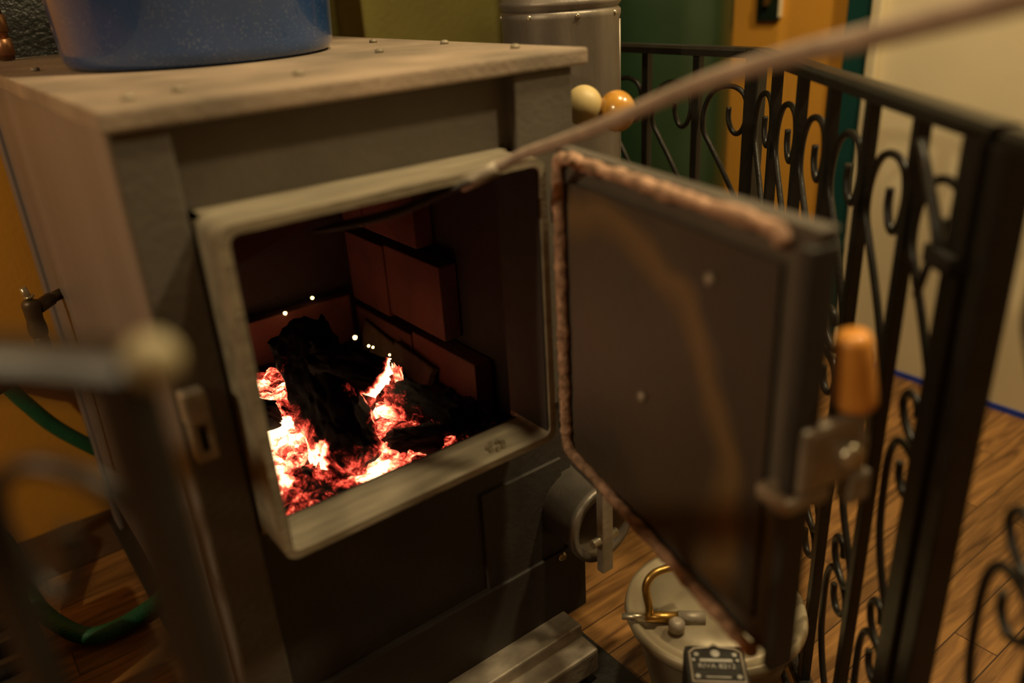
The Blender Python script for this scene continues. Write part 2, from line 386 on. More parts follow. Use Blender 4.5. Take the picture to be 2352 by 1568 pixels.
# hinge column at right of collar
for z in (H-.26, H-.56):
    bm = bmesh.new(); lathe(bm, [(.009, -.03), (.009, .03)], (.648, .772, z), seg=16); obj('hinge', bm, M_steel, st)

# door: opened, its inner face to the left
hx, hy = .646, .768; ox, oy = .556, .345
ang = math.atan2(oy-hy, ox-hx)
DM = Matrix.Translation((hx, hy, 0)) @ Matrix.Rotation(ang, 4, 'Z')     # local +x runs from the hinge to the free edge, +y to the right (outer side)
W = math.hypot(ox-hx, oy-hy)
dz0, dz1 = H-.648, H-.196
door = obj('door', B(.0, W, .000, .016, dz0, dz1, bev=.004, mtx=DM), M_steel, st)
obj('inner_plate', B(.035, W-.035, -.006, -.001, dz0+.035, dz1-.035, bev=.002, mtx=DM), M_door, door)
obj('door_rim', B(W-.010, W+.004, -.012, .018, dz0-.002, dz1-.012, bev=.003, mtx=DM), M_doorback, door)
bm = bmesh.new(); box(bm, 0, W+.002, -.002, .018, dz1-.006, dz1+.002, bev=.003, mtx=DM); obj('door_top_edge', bm, M_steel, door)
# gasket rope: hinge side, top and bottom runs; the bottom run sags loose at its end
g0, gz0, gz1, gr = .016, H-.612, dz1-.006, .018
pts = [V((W-.030, -.008, gz1-.012)), V((W-.040, -.008, gz1))]
for k in range(1, 5): pts.append(V((W-.04-(W-.04-g0-gr)*k/5, -.008, gz1)))
for cx, cz, a0 in ((g0+gr, gz1-gr, 90), (g0+gr, gz0+gr, 180)):
    for k in range(5):
        a = math.radians(a0+22.5*k); pts.append(V((cx+gr*math.cos(a), -.008, cz+gr*math.sin(a))))
for k in range(1, 7): pts.append(V((g0+gr+(.400-g0-gr)*k/6, -.009, gz0-.036*(k/6)**1.1)))
pts.append(V((.412, -.010, gz0-.028)))
P2 = []
for a, b in zip(pts, pts[1:]):
    n = max(1, int((b-a).length/.004))
    for k in range(n): P2.append(a.lerp(b, k/n))
P3 = []; rad = []
for i, p in enumerate(P2):
    w = noise.noise(p*38)*.0016; P3.append(DM @ (p+V((w, 0, noise.noise(p*55+V((3, 1, 2)))*.0024)))); rad.append(.0078+.0022*noise.noise(p*130)+.0016*noise.noise(p*60))
bm = bmesh.new(); tube(bm, P3, rad, 10); obj('gasket_rope', bm, M_rope, door)
# inner studs
for u, z in ((.31, dz1-.075), (.20, dz1-.25)):
    bm = bmesh.new(); lathe(bm, [(.007, 0), (.007, .004), (.003, .007)], seg=12, mtx=DM @ Matrix.Translation((u, -.005, z)) @ Matrix.Rotation(PI/2, 4, 'X')); obj('stud', bm, M_grey, door)
# latch bracket and wooden handle on the free edge
LB = bmesh.new()
box(LB, W-.004, W+.010, -.004, .072, H-.438, H-.372, bev=.006, mtx=DM)
box(LB, W-.030, W+.010, -.020, .034, H-.455, H-.438, bev=.005, mtx=DM)
box(LB, W-.008, W+.012, .056, .082, H-.468, H-.435, bev=.005, mtx=DM)
lb = obj('latch_bracket', LB, M_grey, door)
bm = bmesh.new(); lathe(bm, [(.013, 0), (.013, .01), (.008, .014)], seg=6, mtx=DM @ Matrix.Translation((W+.010, .045, H-.405)) @ Matrix.Rotation(PI/2, 4, 'Y')); obj('latch_nut', bm, M_bright, lb)
hp = smooth([DM @ V((W+.004, .070, H-.43)), DM @ V((W+.006, .068, H-.40)), DM @ V((W+.004, .060, H-.37)), DM @ V((W+.0, .050, H-.295))], 5)
hd = obj('handle_rod', T(hp, .0062, 12), M_grey, lb)
a = DM @ V((W+.003, .059, H-.366)); b2 = DM @ V((W+.000, .048, H-.293)); d = (b2-a)
q = V((0, 0, 1)).rotation_difference(d.normalized()).to_matrix().to_4x4(); LL = d.length
bm = bmesh.new(); lathe(bm, [(.009, 0), (.0165, .001), (.0185, .004), (.0185, .012), (.0165, LL*.6), (.0155, LL-.008), (.0125, LL-.001), (.006, LL)], seg=32, mtx=Matrix.Translation(a) @ q)
wh = obj('door_handle', bm, M_wood_handle, door); lab(wh, 'orange turned wooden grip')

# knobs of the damper at the stove's right shoulder
dk = obj('damper_bracket', B(.735, .752, .872, .905, H-.215, H-.150, bev=.003), M_black, st)
for (x, y, z, r, mm) in ((.795, .882, H-.176, .0285, M_pale_knob), (.824, .846, H-.184, .0285, M_amber)):
    bm = bmesh.new(); bmesh.ops.create_uvsphere(bm, u_segments=28, v_segments=18, radius=r)
    for v in bm.verts:
        v.co.x *= .85; v.co += V((x, y, z))
    lab(smooth_all(obj('damper_knob', bm, mm, st)), 'pale wooden knob' if mm is M_pale_knob else 'glossy orange knob')
obj('damper_rod', T([(.74, .89, H-.178), (.795, .882, H-.178), (.824, .846, H-.184)], .004, 8), M_black, st)

# ------------------------------------------------------------------ flue pipe
px, py, pr_ = .983, 1.147, .1015
fp = root('flue_pipe', (px, py, .18), 'grey galvanised stovepipe standing to the right of the stove', 'stovepipe')
bm = bmesh.new(); lathe(bm, [(pr_-.002, H-.060), (pr_+.002, H-.064), (pr_+.002, H-.072), (pr_, H-.078), (pr_, .30), (pr_+.004, .295), (pr_+.004, .27)], (px, py, 0), seg=64); obj('tee_section', bm, M_galv, fp)
bm = bmesh.new(); lathe(bm, [(pr_-.004, H-.066), (pr_-.002, H-.058), (pr_+.003, H-.052), (pr_+.003, H-.046), (pr_-.001, H-.042), (pr_-.001, 2.64)], (px, py, 0), seg=64); obj('upper_pipe', bm, M_galv, fp)
bm = bmesh.new(); lathe(bm, [(.103, 0), (.103, .012), (.098, .02), (.098, .16), (.104, .19), (.104, .21)], (.735, py+.02, H-.225), axis='X', seg=56); obj('branch_pipe', bm, M_galv, fp)
bm = bmesh.new(); lathe(bm, [(.108, .27), (.108, .32), (.02, .262)], (px, py, 0), seg=48); obj('cleanout_cap', bm, M_black, fp)
for k in range(8):
    a = k*PI/4+.35; m = Matrix.Translation((px+math.cos(a)*pr_, py+math.sin(a)*pr_, H-.068)) @ Matrix.Rotation(a, 4, 'Z') @ Matrix.Rotation(PI/2, 4, 'Y')
    bm = bmesh.new(); lathe(bm, [(.0045, 0), (.0045, .003), (.002, .005)], seg=8, mtx=m); obj('screw', bm, M_bright, fp)
a0 = -.62-.25
bm = bmesh.new(); tube(bm, [(px+math.cos(a0)*pr_, py+math.sin(a0)*pr_, z) for z in (.31, .6, .9, H-.08)], .0022, 8); obj('seam', bm, M_galv, fp)

# ------------------------------------------------------------------ stock pot
bm = bmesh.new(); zp = H-.0925
lathe(bm, [(.05, .0), (.186, .0), (.194, .003), (.1985, .010), (.2005, .022), (.214, .27), (.219, .272), (.219, .278), (.208, .278), (.195, .02), (.05, .014)], (.437, 1.366, zp), seg=96)
pot = obj('stock_pot', bm, M_enamel); tag(pot, 'blue speckled enamel canning pot standing on the stove top', 'pot')

# ------------------------------------------------------------------ fire: bed, logs, coals
def fbm(p, k=4):
    s = 0; a = 1
    for i in range(k): s += a*noise.noise(p); p = p*2.1; a *= .5
    return s
def bed_z(x, y):
    b = .435 + .045*math.exp(-((x-.30)**2+(y-1.22)**2)/.03) + .012*math.exp(-((x-.50)**2+(y-1.02)**2)/.01) - .015*math.exp(-((x-.40)**2+(y-.92)**2)/.01)
    return b + .012*fbm(V((x*16, y*16, 1)), 3) + cell(x, y)[0]
_cc = {}
def cell(x, y):
    """flaky lumps: height and warmth of the broken coal piece at x, y"""
    k = (round(x, 5), round(y, 5))
    if k in _cc: return _cc[k]
    wx = x+.006*noise.noise(V((x*55, y*55, 0))); wy = y+.006*noise.noise(V((x*55, y*55, 9)))
    z = 0; h = 0
    for sc_, az, ah in ((30, .011, .20), (75, .005, .13)):
        d, p = noise.voronoi(V((wx*sc_, wy*sc_*1.25, .3)))
        e = min(1, (d[1]-d[0])*2.6); q = noise.noise(V((p[0].x*7.3, p[0].y*5.1, 2)))
        z += az*(e**.6*(.55+q)+.35*q*((wx*sc_-p[0].x)+(wy*sc_*1.25-p[0].y)))
        h += ah*(q*1.5) - ah*.45*(1-e)
    _cc[k] = (z, h); return _cc[k]
bm = bmesh.new(); NX, NY = 250, 290
G = [[None]*(NY+1) for _ in range(NX+1)]
for i in range(NX+1):
    for j in range(NY+1):
        x = .199+(.658-.199)*i/NX; y = .879+(1.42-.879)*j/NY
        G[i][j] = bm.verts.new((x, y, bed_z(x, y)))
for i in range(NX):
    for j in range(NY):
        f = bm.faces.new((G[i][j], G[i+1][j], G[i+1][j+1], G[i][j+1])); f.smooth = True
edge = [G[i][0] for i in range(NX+1)]+[G[NX][j] for j in range(1, NY+1)]+[G[i][NY] for i in range(NX-1, -1, -1)]+[G[0][j] for j in range(NY-1, 0, -1)]
low = [bm.verts.new((v.co.x, v.co.y, .386)) for v in edge]
for k in range(len(edge)):
    k2 = (k+1) % len(edge); bm.faces.new((edge[k], edge[k2], low[k2], low[k]))
bed = obj('ember_bed', bm, M_bed); tag(bed, 'bed of glowing orange embers and ash across the firebox floor', 'embers', kind='stuff')
def heat(o, fn):
    at = o.data.attributes.new('glow_level', 'FLOAT', 'POINT')
    for v in o.data.vertices: at.data[v.index].value = fn(v.co)
def g2(x, y, cx, cy, s): return math.exp(-((x-cx)**2+(y-cy)**2)/(s*s))
def bedheat(x, y):
    h = -.02
    h += .78*g2(x, y, .310, 1.15, .095) + .50*g2(x, y, .365, 1.30, .05) + .32*g2(x, y, .285, 1.04, .06)
    h += .62*g2(x, y, .452, 1.02, .032) + .40*g2(x, y, .438, .965, .028) + .40*g2(x, y, .505, 1.065, .030) + .22*g2(x, y, .46, .93, .05)
    h -= .10*g2(x, y, .37, .95, .045)
    h -= .55*max(0, min(1, (x-.545)/.05)) + .5*max(0, min(1, (y-1.34)/.05))
    return h
heat(bed, lambda c: bedheat(c.x, c.y)+cell(c.x, c.y)[1] if c.z > .39 else -.3)

def chunk(name, m, c, ax, r, L_, rot, seed, sub=4, amp=.22, split=0., flat=1., hfn=None):
    """Split-wood lump: irregular polygon section swept along its own axis, broken ends, cracked surface."""
    rnd = random.Random(seed); n = 56; rings = max(14, int(L_/.004))
    prof = []
    k = rnd.choice((4, 5)); off = rnd.random()*6
    for i in range(n):
        a = 2*PI*i/n
        q = (a+off) % (2*PI/k) - PI/k
        prof.append((math.cos(PI/k)/math.cos(q))*.62+.38)
    bm = bmesh.new(); R = []
    d = V(ax).normalized(); up = V((0, 0, 1)) if abs(d.z) < .9 else V((1, 0, 0))
    u = d.cross(up).normalized(); w = u.cross(d)
    cr, sr = math.cos(rot), math.sin(rot); u, w = u*cr+w*sr, w*cr-u*sr
    for j in range(rings+1):
        t = j/rings; s = (t-.5)*L_; e = min(1, (1-abs(2*t-1))*L_/(r*.55)+.32); ring = []
        for i in range(n):
            a = 2*PI*i/n; q = r*prof[i]*e**.6
            p0 = V((math.cos(a)*3, math.sin(a)*3, s*26+seed))
            nz = fbm(p0, 3)*amp*.5+noise.noise(V((math.cos(a)*9, math.sin(a)*9, s*40+seed)))*amp*.35
            groove = -.10*max(0, noise.noise(V((math.cos(a)*8, math.sin(a)*8, s*5+seed))))
            q *= 1+nz+groove
            endj = .012*noise.noise(V((math.cos(a)*2.4*q/r, math.sin(a)*2.4*q/r, seed+t*3)))*2
            ring.append(bm.verts.new(V(c)+d*(s+endj)+u*math.cos(a)*q+w*math.sin(a)*q*flat))
        R.append(ring)
    for A, C in zip(R, R[1:]):
        for i in range(n):
            f = bm.faces.new((A[i], A[(i+1) % n], C[(i+1) % n], C[i])); f.smooth = True
    for ring, s_ in ((R[0], -1), (R[-1], 1)):
        cc = sum((v.co for v in ring), V())/n; prev = ring
        for f_ in (.7, .4, .15):
            nr = [bm.verts.new(cc.lerp(v.co, f_)+d*s_*(.004+.007*noise.noise(v.co*60+V((f_*9, 0, 0))))) for v in ring]
            for i in range(n):
                f = bm.faces.new((prev[i], prev[(i+1) % n], nr[(i+1) % n], nr[i])); f.smooth = True
            prev = nr
        bm.faces.new(prev)
    o = obj(name, bm, m, loc=V(c))
    if hfn:
        heat(o, lambda co: hfn(co+V(c)))
    return o

def hot_low(z0, z1, lo, hi):
    def f(c):
        t = max(0, min(1, (z1-c.z)/(z1-z0))); return lo+(hi-lo)*t
    return f
# big split log leaning up and back
p0 = V((.412, .995, .445)); p1 = V((.448, 1.20, .585))
lg = chunk('charred_log', M_char, (p0+p1)/2, p1-p0, .056, (p1-p0).length+.02, .5, 3, amp=.30, flat=.62,
           hfn=lambda c: -.60+.78*max(0, min(1, (.516-c.z)/.055))**.9 + (.5*max(0, min(1, (c.x-.45)/.03)) if c.z < .525 else 0) + (.48 if c.z < .565 and (c.x-.410-(c.z-.445)*.26) < -.034+.010*noise.noise(c*50) else 0))
tag(lg, 'large charred split log leaning up over the embers', 'log')
lg2 = chunk('charred_log', M_char, (.474, 1.085, .553), V((.075, -.075, -.035)), .034, .115, .2, 11, amp=.30,
            hfn=lambda c: -.85+1.75*max(0, min(1, ((c.x-.474)*.8-(c.y-1.085)*.5-(c.z-.553)*.9-.026)/.035)))
tag(lg2, 'short charred stub crossing the large log, its right end glowing white', 'log')
lg3 = chunk('charred_log', M_char, (.470, 1.055, .490), V((.03, -.04, -.10)), .020, .10, .2, 14, amp=.35, flat=.6, hfn=lambda c: .38-.35*max(0, (c.z-.51)/.03))
tag(lg3, 'narrow glowing splinter of wood under the short charred stub', 'log')
lg4 = chunk('charred_log', M_char, (.520, .975, .446), V((.06, -.05, .01)), .030, .09, .8, 21, amp=.32, hfn=lambda c: -.50+.45*max(0, (.447-c.z)/.03))
tag(lg4, 'black charcoal lump in front of the glowing white hollow', 'charcoal')
lg5 = chunk('charred_log', M_char, (.566, 1.035, .462), V((.05, -.075, -.03)), .036, .12, .3, 25, amp=.34, hfn=lambda c: -.25+.40*max(0, (.46-c.z)/.04)+.45*max(0, (.562-c.x)/.03))
tag(lg5, 'black charcoal log furthest right with small glowing cracks', 'charcoal')
lg6 = chunk('charred_log', M_char, (.315, 1.155, .500), V((-.06, .02, .03)), .036, .10, .1, 31, amp=.34, hfn=lambda c: -.50+.4*max(0, (.49-c.z)/.04))
tag(lg6, 'dark charcoal lump against the left side of the fire', 'charcoal')
lg7 = chunk('charred_log', M_char, (.525, 1.115, .475), V((.07, .03, .03)), .026, .11, .1, 37, amp=.32, hfn=lambda c: .20)
tag(lg7, 'red glowing wood chunk with pointed tip behind the charcoal', 'charcoal')
# thin pale stick of flame-hot wood
lg8 = chunk('glowing_splinter', M_coal, (.560, 1.085, .494), V((-.012, 0, .05)), .0085, .055, .2, 41, amp=.3, hfn=lambda c: .28)
tag(lg8, 'small white hot splinter standing upright at the right', 'ember')
# flat dark slab leaning on the right bricks, split down its length
def slab(pts, th, m, seed, loc, hv):
    bm = bmesh.new(); n = 26; P = [V(p) for p in pts]
    A = [];
    nn = ((P[1]-P[0]).cross(P[3]-P[0])).normalized()
    for s in (0, 1):
        g = []
        for i in range(n+1):
            row = []
            for j in range(n+1):
                u, v_ = i/n, j/n; p = P[0].lerp(P[1], u).lerp(P[3].lerp(P[2], u), v_)
                e = (noise.noise(V((v_*7, seed, 0)))*.010 if u in (0., 1.) else 0)
                p = p + nn*(s*th + .003*fbm(p*40+V((seed, 0, 0)))) + (P[1]-P[0]).normalized()*e
                row.append(bm.verts.new(p))
            g.append(row)
        A.append(g)
        for i in range(n):
            for j in range(n): bm.faces.new((g[i][j], g[i+1][j], g[i+1][j+1], g[i][j+1])).smooth = True
    a, b = A
    for i in range(n):
        for (x, y) in (((i, 0), (i+1, 0)), ((i, n), (i+1, n)), ((0, i), (0, i+1)), ((n, i), (n, i+1))):
            bm.faces.new((a[x[0]][x[1]], a[y[0]][y[1]], b[y[0]][y[1]], b[x[0]][x[1]]))
    o = obj('charred_slab', bm, m, loc=loc); heat(o, lambda c: hv); return o
M_bark = mat('brown_bark', (.11, .075, .045), .9, 0, .4, 12, .5, 60)
M_slab = mat('charred_board', (.07, .045, .032), .85, 0, .4, 12, .5, 60)
s1 = slab([(.655, 1.395, .49), (.652, 1.270, .475), (.585, 1.190, .37), (.590, 1.30, .385)], .012, M_bark, 5, (.62, 1.3, .43), -.3)
tag(s1, 'brown bark slab leaning on the firebricks, left of the dark slab', 'wood slab')
s2 = slab([(.650, 1.262, .485), (.648, 1.125, .475), (.596, 1.145, .37), (.598, 1.215, .375)], .012, M_slab, 9, (.62, 1.2, .43), -.3)
tag(s2, 'dark charred slab leaning on the firebricks, cut to a point below', 'wood slab')

# individual coals scattered on the bed
def coal_mesh(seed):
    bm = bmesh.new(); bmesh.ops.create_icosphere(bm, subdivisions=3, radius=1)
    rnd = random.Random(seed); pl = [(V((rnd.gauss(0, 1), rnd.gauss(0, 1), rnd.gauss(0, 1))).normalized(), rnd.uniform(.55, .85)) for _ in range(9)]
    for v in bm.verts:
        n = v.co.normalized(); r = 1.
        for d, h in pl:
            k = n.dot(d)
            if k > .01: r = min(r, h/k)
        v.co = n*r*(1+.12*noise.noise(n*3+V((seed, 0, 0))))
    me = bpy.data.meshes.new('coal'); 
    for f in bm.faces: f.smooth = False
    bm.to_mesh(me); bm.free(); me.materials.append(M_lump); return me
CM = []
for hv in (-.12, .04, .18, .34, .55):
    for s in range(5):
        me = coal_mesh(s+int(hv*1000)); at = me.attributes.new('glow_level', 'FLOAT', 'POINT')
        for v in me.vertices: at.data[v.index].value = hv+.05*v.co.z*-1
        CM.append((hv, me))
rnd = random.Random(4); ncoal = 0
for k in range(400):
    x = rnd.uniform(.225, .575); y = rnd.uniform(.90, 1.33)
    if ncoal >= 130: break
    if abs(x-.43) < .05 and 1.0 < y < 1.2: continue
    h = bedheat(x, y)+rnd.uniform(-.10, .12)
    me = min(CM, key=lambda t: abs(t[0]-h)+rnd.random()*.04)[1]
    o = bpy.data.objects.new('coal', me); COL.objects.link(o)
    s = rnd.choice((.006, .008, .010, .013, .016, .021))
    o.scale = (s*rnd.uniform(.8, 1.7), s, s*rnd.uniform(.5, .9)); o.rotation_euler = (rnd.uniform(-.4, .4), rnd.uniform(-.4, .4), rnd.uniform(0, 6.28))
    o.location = (x, y, bed_z(x, y)+s*.25)
    tag(o, 'small glowing wood coal lying loose on the ember bed', 'coal', 'glowing coals in the firebox'); ncoal += 1
# bright specks on the slab and back bricks
M_spark = mat('spark', (1, .6, .2), .5, emit=(1, .62, .22), estr=9)
for i, (x, y, z, s) in enumerate(((.600, 1.325, .487, .0042), (.606, 1.284, .481, .0026), (.611, 1.277, .479, .0024), (.622, 1.235, .474, .0022), (.565, 1.415, .553, .003), (.505, 1.41, .540, .0035))):
    bm = bmesh.new(); bmesh.ops.create_icosphere(bm, subdivisions=2, radius=s)
    for v in bm.verts: v.co = V((x, y, z))+v.co*(1+.3*noise.noise(v.co*900))
    o = obj('spark', bm, M_spark, loc=(x, y, z)); tag(o, 'tiny bright spark in the dark behind the logs', 'spark', 'sparks behind the logs')

# ------------------------------------------------------------------ railings
def cat2(pts, n=6): return smooth(pts, n)
SC1 = [(.60, -.242), (.60, -.262), (.68, -.281), (.80, -.287), (.93, -.275), (1.0, -.245), (.90, -.216), (.62, -.205), (.28, -.214), (.06, -.245), (.03, -.285), (.20, -.313), (.45, -.347), (.75, -.392), (.95, -.430), (1.0, -.462), (.92, -.485), (.72, -.490), (.48, -.475), (.38, -.455), (.50, -.440), (.68, -.443), (.74, -.458)]
SC2 = [(.52, -.527), (.56, -.546), (.72, -.558), (.92, -.548), (.97, -.528), (.85, -.510), (.60, -.502), (.38, -.508), (.25, -.535), (.24, -.580), (.30, -.635), (.50, -.685), (.80, -.728), (.98, -.755), (.95, -.780), (.75, -.787), (.48, -.772), (.38, -.748), (.48, -.731), (.64, -.733), (.70, -.750)]
def railing(rt, A, Bp, count, spacing, start=0., flip=False, zoff=0.):
    """one straight panel from A to Bp with square balusters and three stacked scrolls per bay"""
    A = V((*A, 0)); d = (V((*Bp, 0))-A).normalized()
    rz = Matrix.Rotation(math.atan2(d.y, d.x), 4, 'Z')
    def bal(s, w=.0075, z0=.036, z1=H-.152, nm='baluster'):
        obj(nm, B(-w, w, -w, w, z0, z1, bev=.0012, mtx=Matrix.Translation(A+d*s) @ rz), M_rail, rt)
    ss = [start+spacing*k for k in range(count)]
    for k, s in enumerate(ss):
        if k: bal(s)
    for k in range(count-1):
        a, b = ss[k]+.0135, ss[k+1]-.0135
        if flip: a, b = b, a
        for pts, dz in ((SC1, 0), (SC2, 0), (SC2, -.282)):
            P = [A+d*(a+(b-a)*u)+V((0, 0, H+z+dz)) for u, z in pts]
            obj('scroll', T(cat2(P, 5), .0048, 10), M_rail, rt)
    return bal
def rail_bar(rt, P, w=.032, h=.017, nm='top_rail', z=None):
    P = [V(p) for p in P]; bm = bmesh.new(); prof = [(-w/2, -h), (w/2, -h), (w/2, -h*.35), (w*.36, -h*.05), (0, 0), (-w*.36, -h*.05), (-w/2, -h*.35)]
    R = []
    for i, p in enumerate(P):
        a = P[max(0, i-1)]; b = P[min(len(P)-1, i+1)]; t = (b-a).normalized(); s = V((t.y, -t.x, 0)).normalized()
        k = 1.
        if 0 < i < len(P)-1:
            t1 = (p-a).normalized(); k = 1/max(.5, abs(s.dot(V((t1.y, -t1.x, 0)))))
        R.append([bm.verts.new(p+s*x*k+V((0, 0, q))) for x, q in prof])
    n = len(prof)
    for A_, C_ in zip(R, R[1:]):
        for i in range(n): bm.faces.new((A_[i], A_[(i+1) % n], C_[(i+1) % n], C_[i]))
    bm.faces.new(R[0][::-1]); bm.faces.new(R[-1])
    obj(nm, bm, M_rail, rt)
C = (1.224, .915); PG = (.765, .322)
dC = (V((*PG, 0))-V((*C, 0))).normalized()
E1 = (1.224, 1.5575)
rg = root('scrollwork_railing', (C[0], C[1], 0), 'black wrought iron railing with scrolls, bent round the back right of the stove', 'railing')
railing(rg, C, E1, 6, .1285, flip=True)
railing(rg, C, PG, 7, .1245)
def post(rt, p, w, dirv, z1=H-.155, nm='post', z0=.0):
    obj(nm, B(-w, w, -w, w, z0, z1, bev=.002, mtx=Matrix.Translation((p[0], p[1], 0)) @ Matrix.Rotation(math.atan2(dirv[1], dirv[0]), 4, 'Z')), M_rail, rt)
post(rg, C, .0135, (1, 0))
post(rg, PG, .0165, dC)
post(rg, E1, .0135, (1, 0))
zt_ = H-.138
rail_bar(rg, [(E1[0], E1[1], zt_), (C[0], C[1]+.015, zt_), (C[0]-.006, C[1]-.012, zt_), (PG[0]+dC.x*.024, PG[1]+dC.y*.024, zt_)])
rail_bar(rg, [(E1[0], E1[1], .045), (C[0], C[1], .045), (PG[0], PG[1], .045)], .026, .014, 'bottom_rail')
# gate hung beyond the post
G0 = V((*PG, 0))+dC*.040; G1 = G0+dC*.59
gt = root('railing_gate', (G0.x, G0.y, 0), 'black scrollwork gate continuing the railing at the far right edge', 'gate')
railing(gt, G0[:2], G1[:2], 5, .1245, start=.046)
post(gt, G0, .0135, dC, z0=.03); post(gt, G1, .0135, dC, z0=.03)
rail_bar(gt, [(G0.x, G0.y, zt_), (G1.x, G1.y, zt_)]); rail_bar(gt, [(G0.x, G0.y, .045), (G1.x, G1.y, .045)], .026, .014, 'bottom_rail')
# latch lever on the gate post
s_ = V((-dC.y, dC.x, 0)); s_ = s_ if s_.x < 0 else -s_
Q = V((*PG, H))
lp = smooth([Q-dC*.085+s_*.020+V((0, 0, -.172)), Q-dC*.060+s_*.022+V((0, 0, -.195)), Q-dC*.028+s_*.022+V((0, 0, -.235)), Q-dC*.018+s_*.020+V((0, 0, -.262))], 5)
lt = obj('gate_latch', T(lp, .0058, 10), M_black, rg)
obj('latch_plate', B(-.034, .016, -.005, .005, -.277, -.258, bev=.002, mtx=Matrix.Translation(Q+s_*.022) @ Matrix.Rotation(math.atan2(dC.y, dC.x), 4, 'Z')), M_black, lt)
obj('latch_tail', T([Q-dC*.026+s_*.022+V((0, 0, -.27)), Q-dC*.038+s_*.024+V((0, 0, -.315))], .0045, 8), M_black, lt)

# railing at near left, mirrored; only its end near the camera shows
L0 = (.060, .356); dL = V((-.616, .788, 0))
L1 = (L0[0]+dL.x*.76, L0[1]+dL.y*.76)
rl = root('scrollwork_railing', (L0[0], L0[1], 0), 'out of focus iron railing end with pale round cap at the left', 'railing')
railing(rl, L0, L1, 7, .1245)
post(rl, (L0[0]+dL.x*.012, L0[1]+dL.y*.012), .0105, dL); post(rl, L1, .0135, dL)
rail_bar(rl, [(L0[0]-dL.x*.002, L0[1]-dL.y*.002, zt_), (L1[0], L1[1], zt_)], .030, .018)
rail_bar(rl, [(L0[0], L0[1], .045), (L1[0], L1[1], .045)], .026, .014, 'bottom_rail')
bm = bmesh.new(); bmesh.ops.create_uvsphere(bm, u_segments=24, v_segments=16, radius=.0120)
for v in bm.verts: v.co += V((L0[0]+.004, L0[1]-.005, H-.143))
lab(smooth_all(obj('end_cap', bm, M_pale_cap, rl)), 'pale round end cap')

# ------------------------------------------------------------------ poker
ds = [((.938, .345, -.035), .56), ((.923, .382, -.049), .575), ((.893, .445, -.067), .60), ((.854, .513, -.086), .635), ((.815, .571, -.101), .67), ((.754, .644, -.128), .73), ((.682, .712, -.166), .80), ((.633, .751, -.186), .87), ((.599, .776, -.198), .925), ((.548, .806, -.223), .95)]
P = [V(d)*k+V((0, 0, H)) for d, k in ds]
pk = root('fire_poker', P[-1], 'long steel fire poker reaching from upper right into the stove opening', 'poker')
SP = smooth(P, 4); obj('shaft', T(SP, [.0098-.0034*min(1, k/(len(SP)*.75)) for k in range(len(SP))], 14), M_poker, pk)
a = P[-1]; b = V((.457, .853, -.254))*1.0+V((0, 0, H)); c_ = V((.371, .891, -.264))*1.03+V((0, 0, H))
bm = bmesh.new(); tube(bm, smooth([a, a.lerp(b, .2), b, c_], 6), [.008, .011, .0125, .0135, .014, .015, .0155, .016, .0165, .017, .0175, .018, .018, .018, .0175, .017, .015, .012, .006], 14, flat=.30); obj('blade', bm, M_soot, pk)
obj('ferrule', T([P[-1].lerp(P[-2], .5), P[-1], P[-1].lerp(b, .15)], .0085, 14), M_grey, pk)

# ------------------------------------------------------------------ left: valve, copper pipe, hoses, heat sheet, radiator
vl = root('drain_valve', (.12, 1.55, H-.49), 'old brown pipe valve sticking out of the stove side against the orange wall', 'valve')
M_vbr = mat('old_bronze', (.13, .095, .055), .45, .6, .3, 20, .2, 80)
bm = bmesh.new(); tube(bm, [(.175, 1.60, H-.478), (.150, 1.58, H-.478)], .0105, 6); tube(bm, [(.152, 1.58, H-.478), (.126, 1.555, H-.48)], .012, 16); obj('nipple', bm, M_vbr, vl)
bm = bmesh.new(); tube(bm, smooth([(.120, 1.552, H-.462), (.118, 1.55, H-.475), (.117, 1.55, H-.505), (.117, 1.55, H-.530)], 4), [.010, .0125, .0145, .015, .015, .014, .014, .0135, .0145, .0155, .0155, .015, .012], 16); obj('valve_body', bm, M_vbr, vl)
bm = bmesh.new(); tube(bm, [(.119, 1.55, H-.462), (.116, 1.55, H-.452), (.114, 1.55, H-.438)], .006, 12); tube(bm, [(.1195, 1.55, H-.458), (.1185, 1.55, H-.454)], .0095, 6); obj('valve_stem', bm, M_bright, vl)
obj('outlet_pipe', T(smooth([(.117, 1.55, H-.530), (.117, 1.548, H-.548), (.108, 1.54, H-.560), (.085, 1.525, H-.565), (.03, 1.50, H-.58), (-.12, 1.45, H-.60)], 5), .0125, 14), M_vbr, vl)
cp = root('copper_pipe', (.222, 1.80, H-.0934), 'copper pipe standing on the stove top at the far left corner', 'pipe')
obj('pipe', T([(.222, 1.80, H-.092), (.218, 1.80, H+.3), (.218, 1.80, ZC)], .0125, 20), M_copper, cp)
for z in (H-.085, H-.045): 
    bm = bmesh.new(); lathe(bm, [(.0125, 0), (.0155, .001), (.0155, .028), (.0125, .03)], (.222, 1.80, z), seg=24); obj('coupling', bm, M_copper, cp)
o = obj('heat_shield', B(.10, .775, 1.866, 1.879, H-.16, H+.75, bev=.002), M_black_pebble); tag(o, 'black pebbled sheet on the wall behind the blue pot', 'heat shield')
o = obj('garden_hose', T(smooth([(-.35, 1.78, .70), (-.10, 1.80, .52), (.00, 1.80, .445), (.046, 1.80, .415), (.074, 1.80, .355), (.112, 1.80, .282), (.173, 1.805, .200), (.23, 1.845, .12), (.30, 1.855, .05), (.42, 1.858, .021)], 6), .0155, 16), M_hose)
tag(o, 'green garden hose hanging against the orange wall', 'hose')
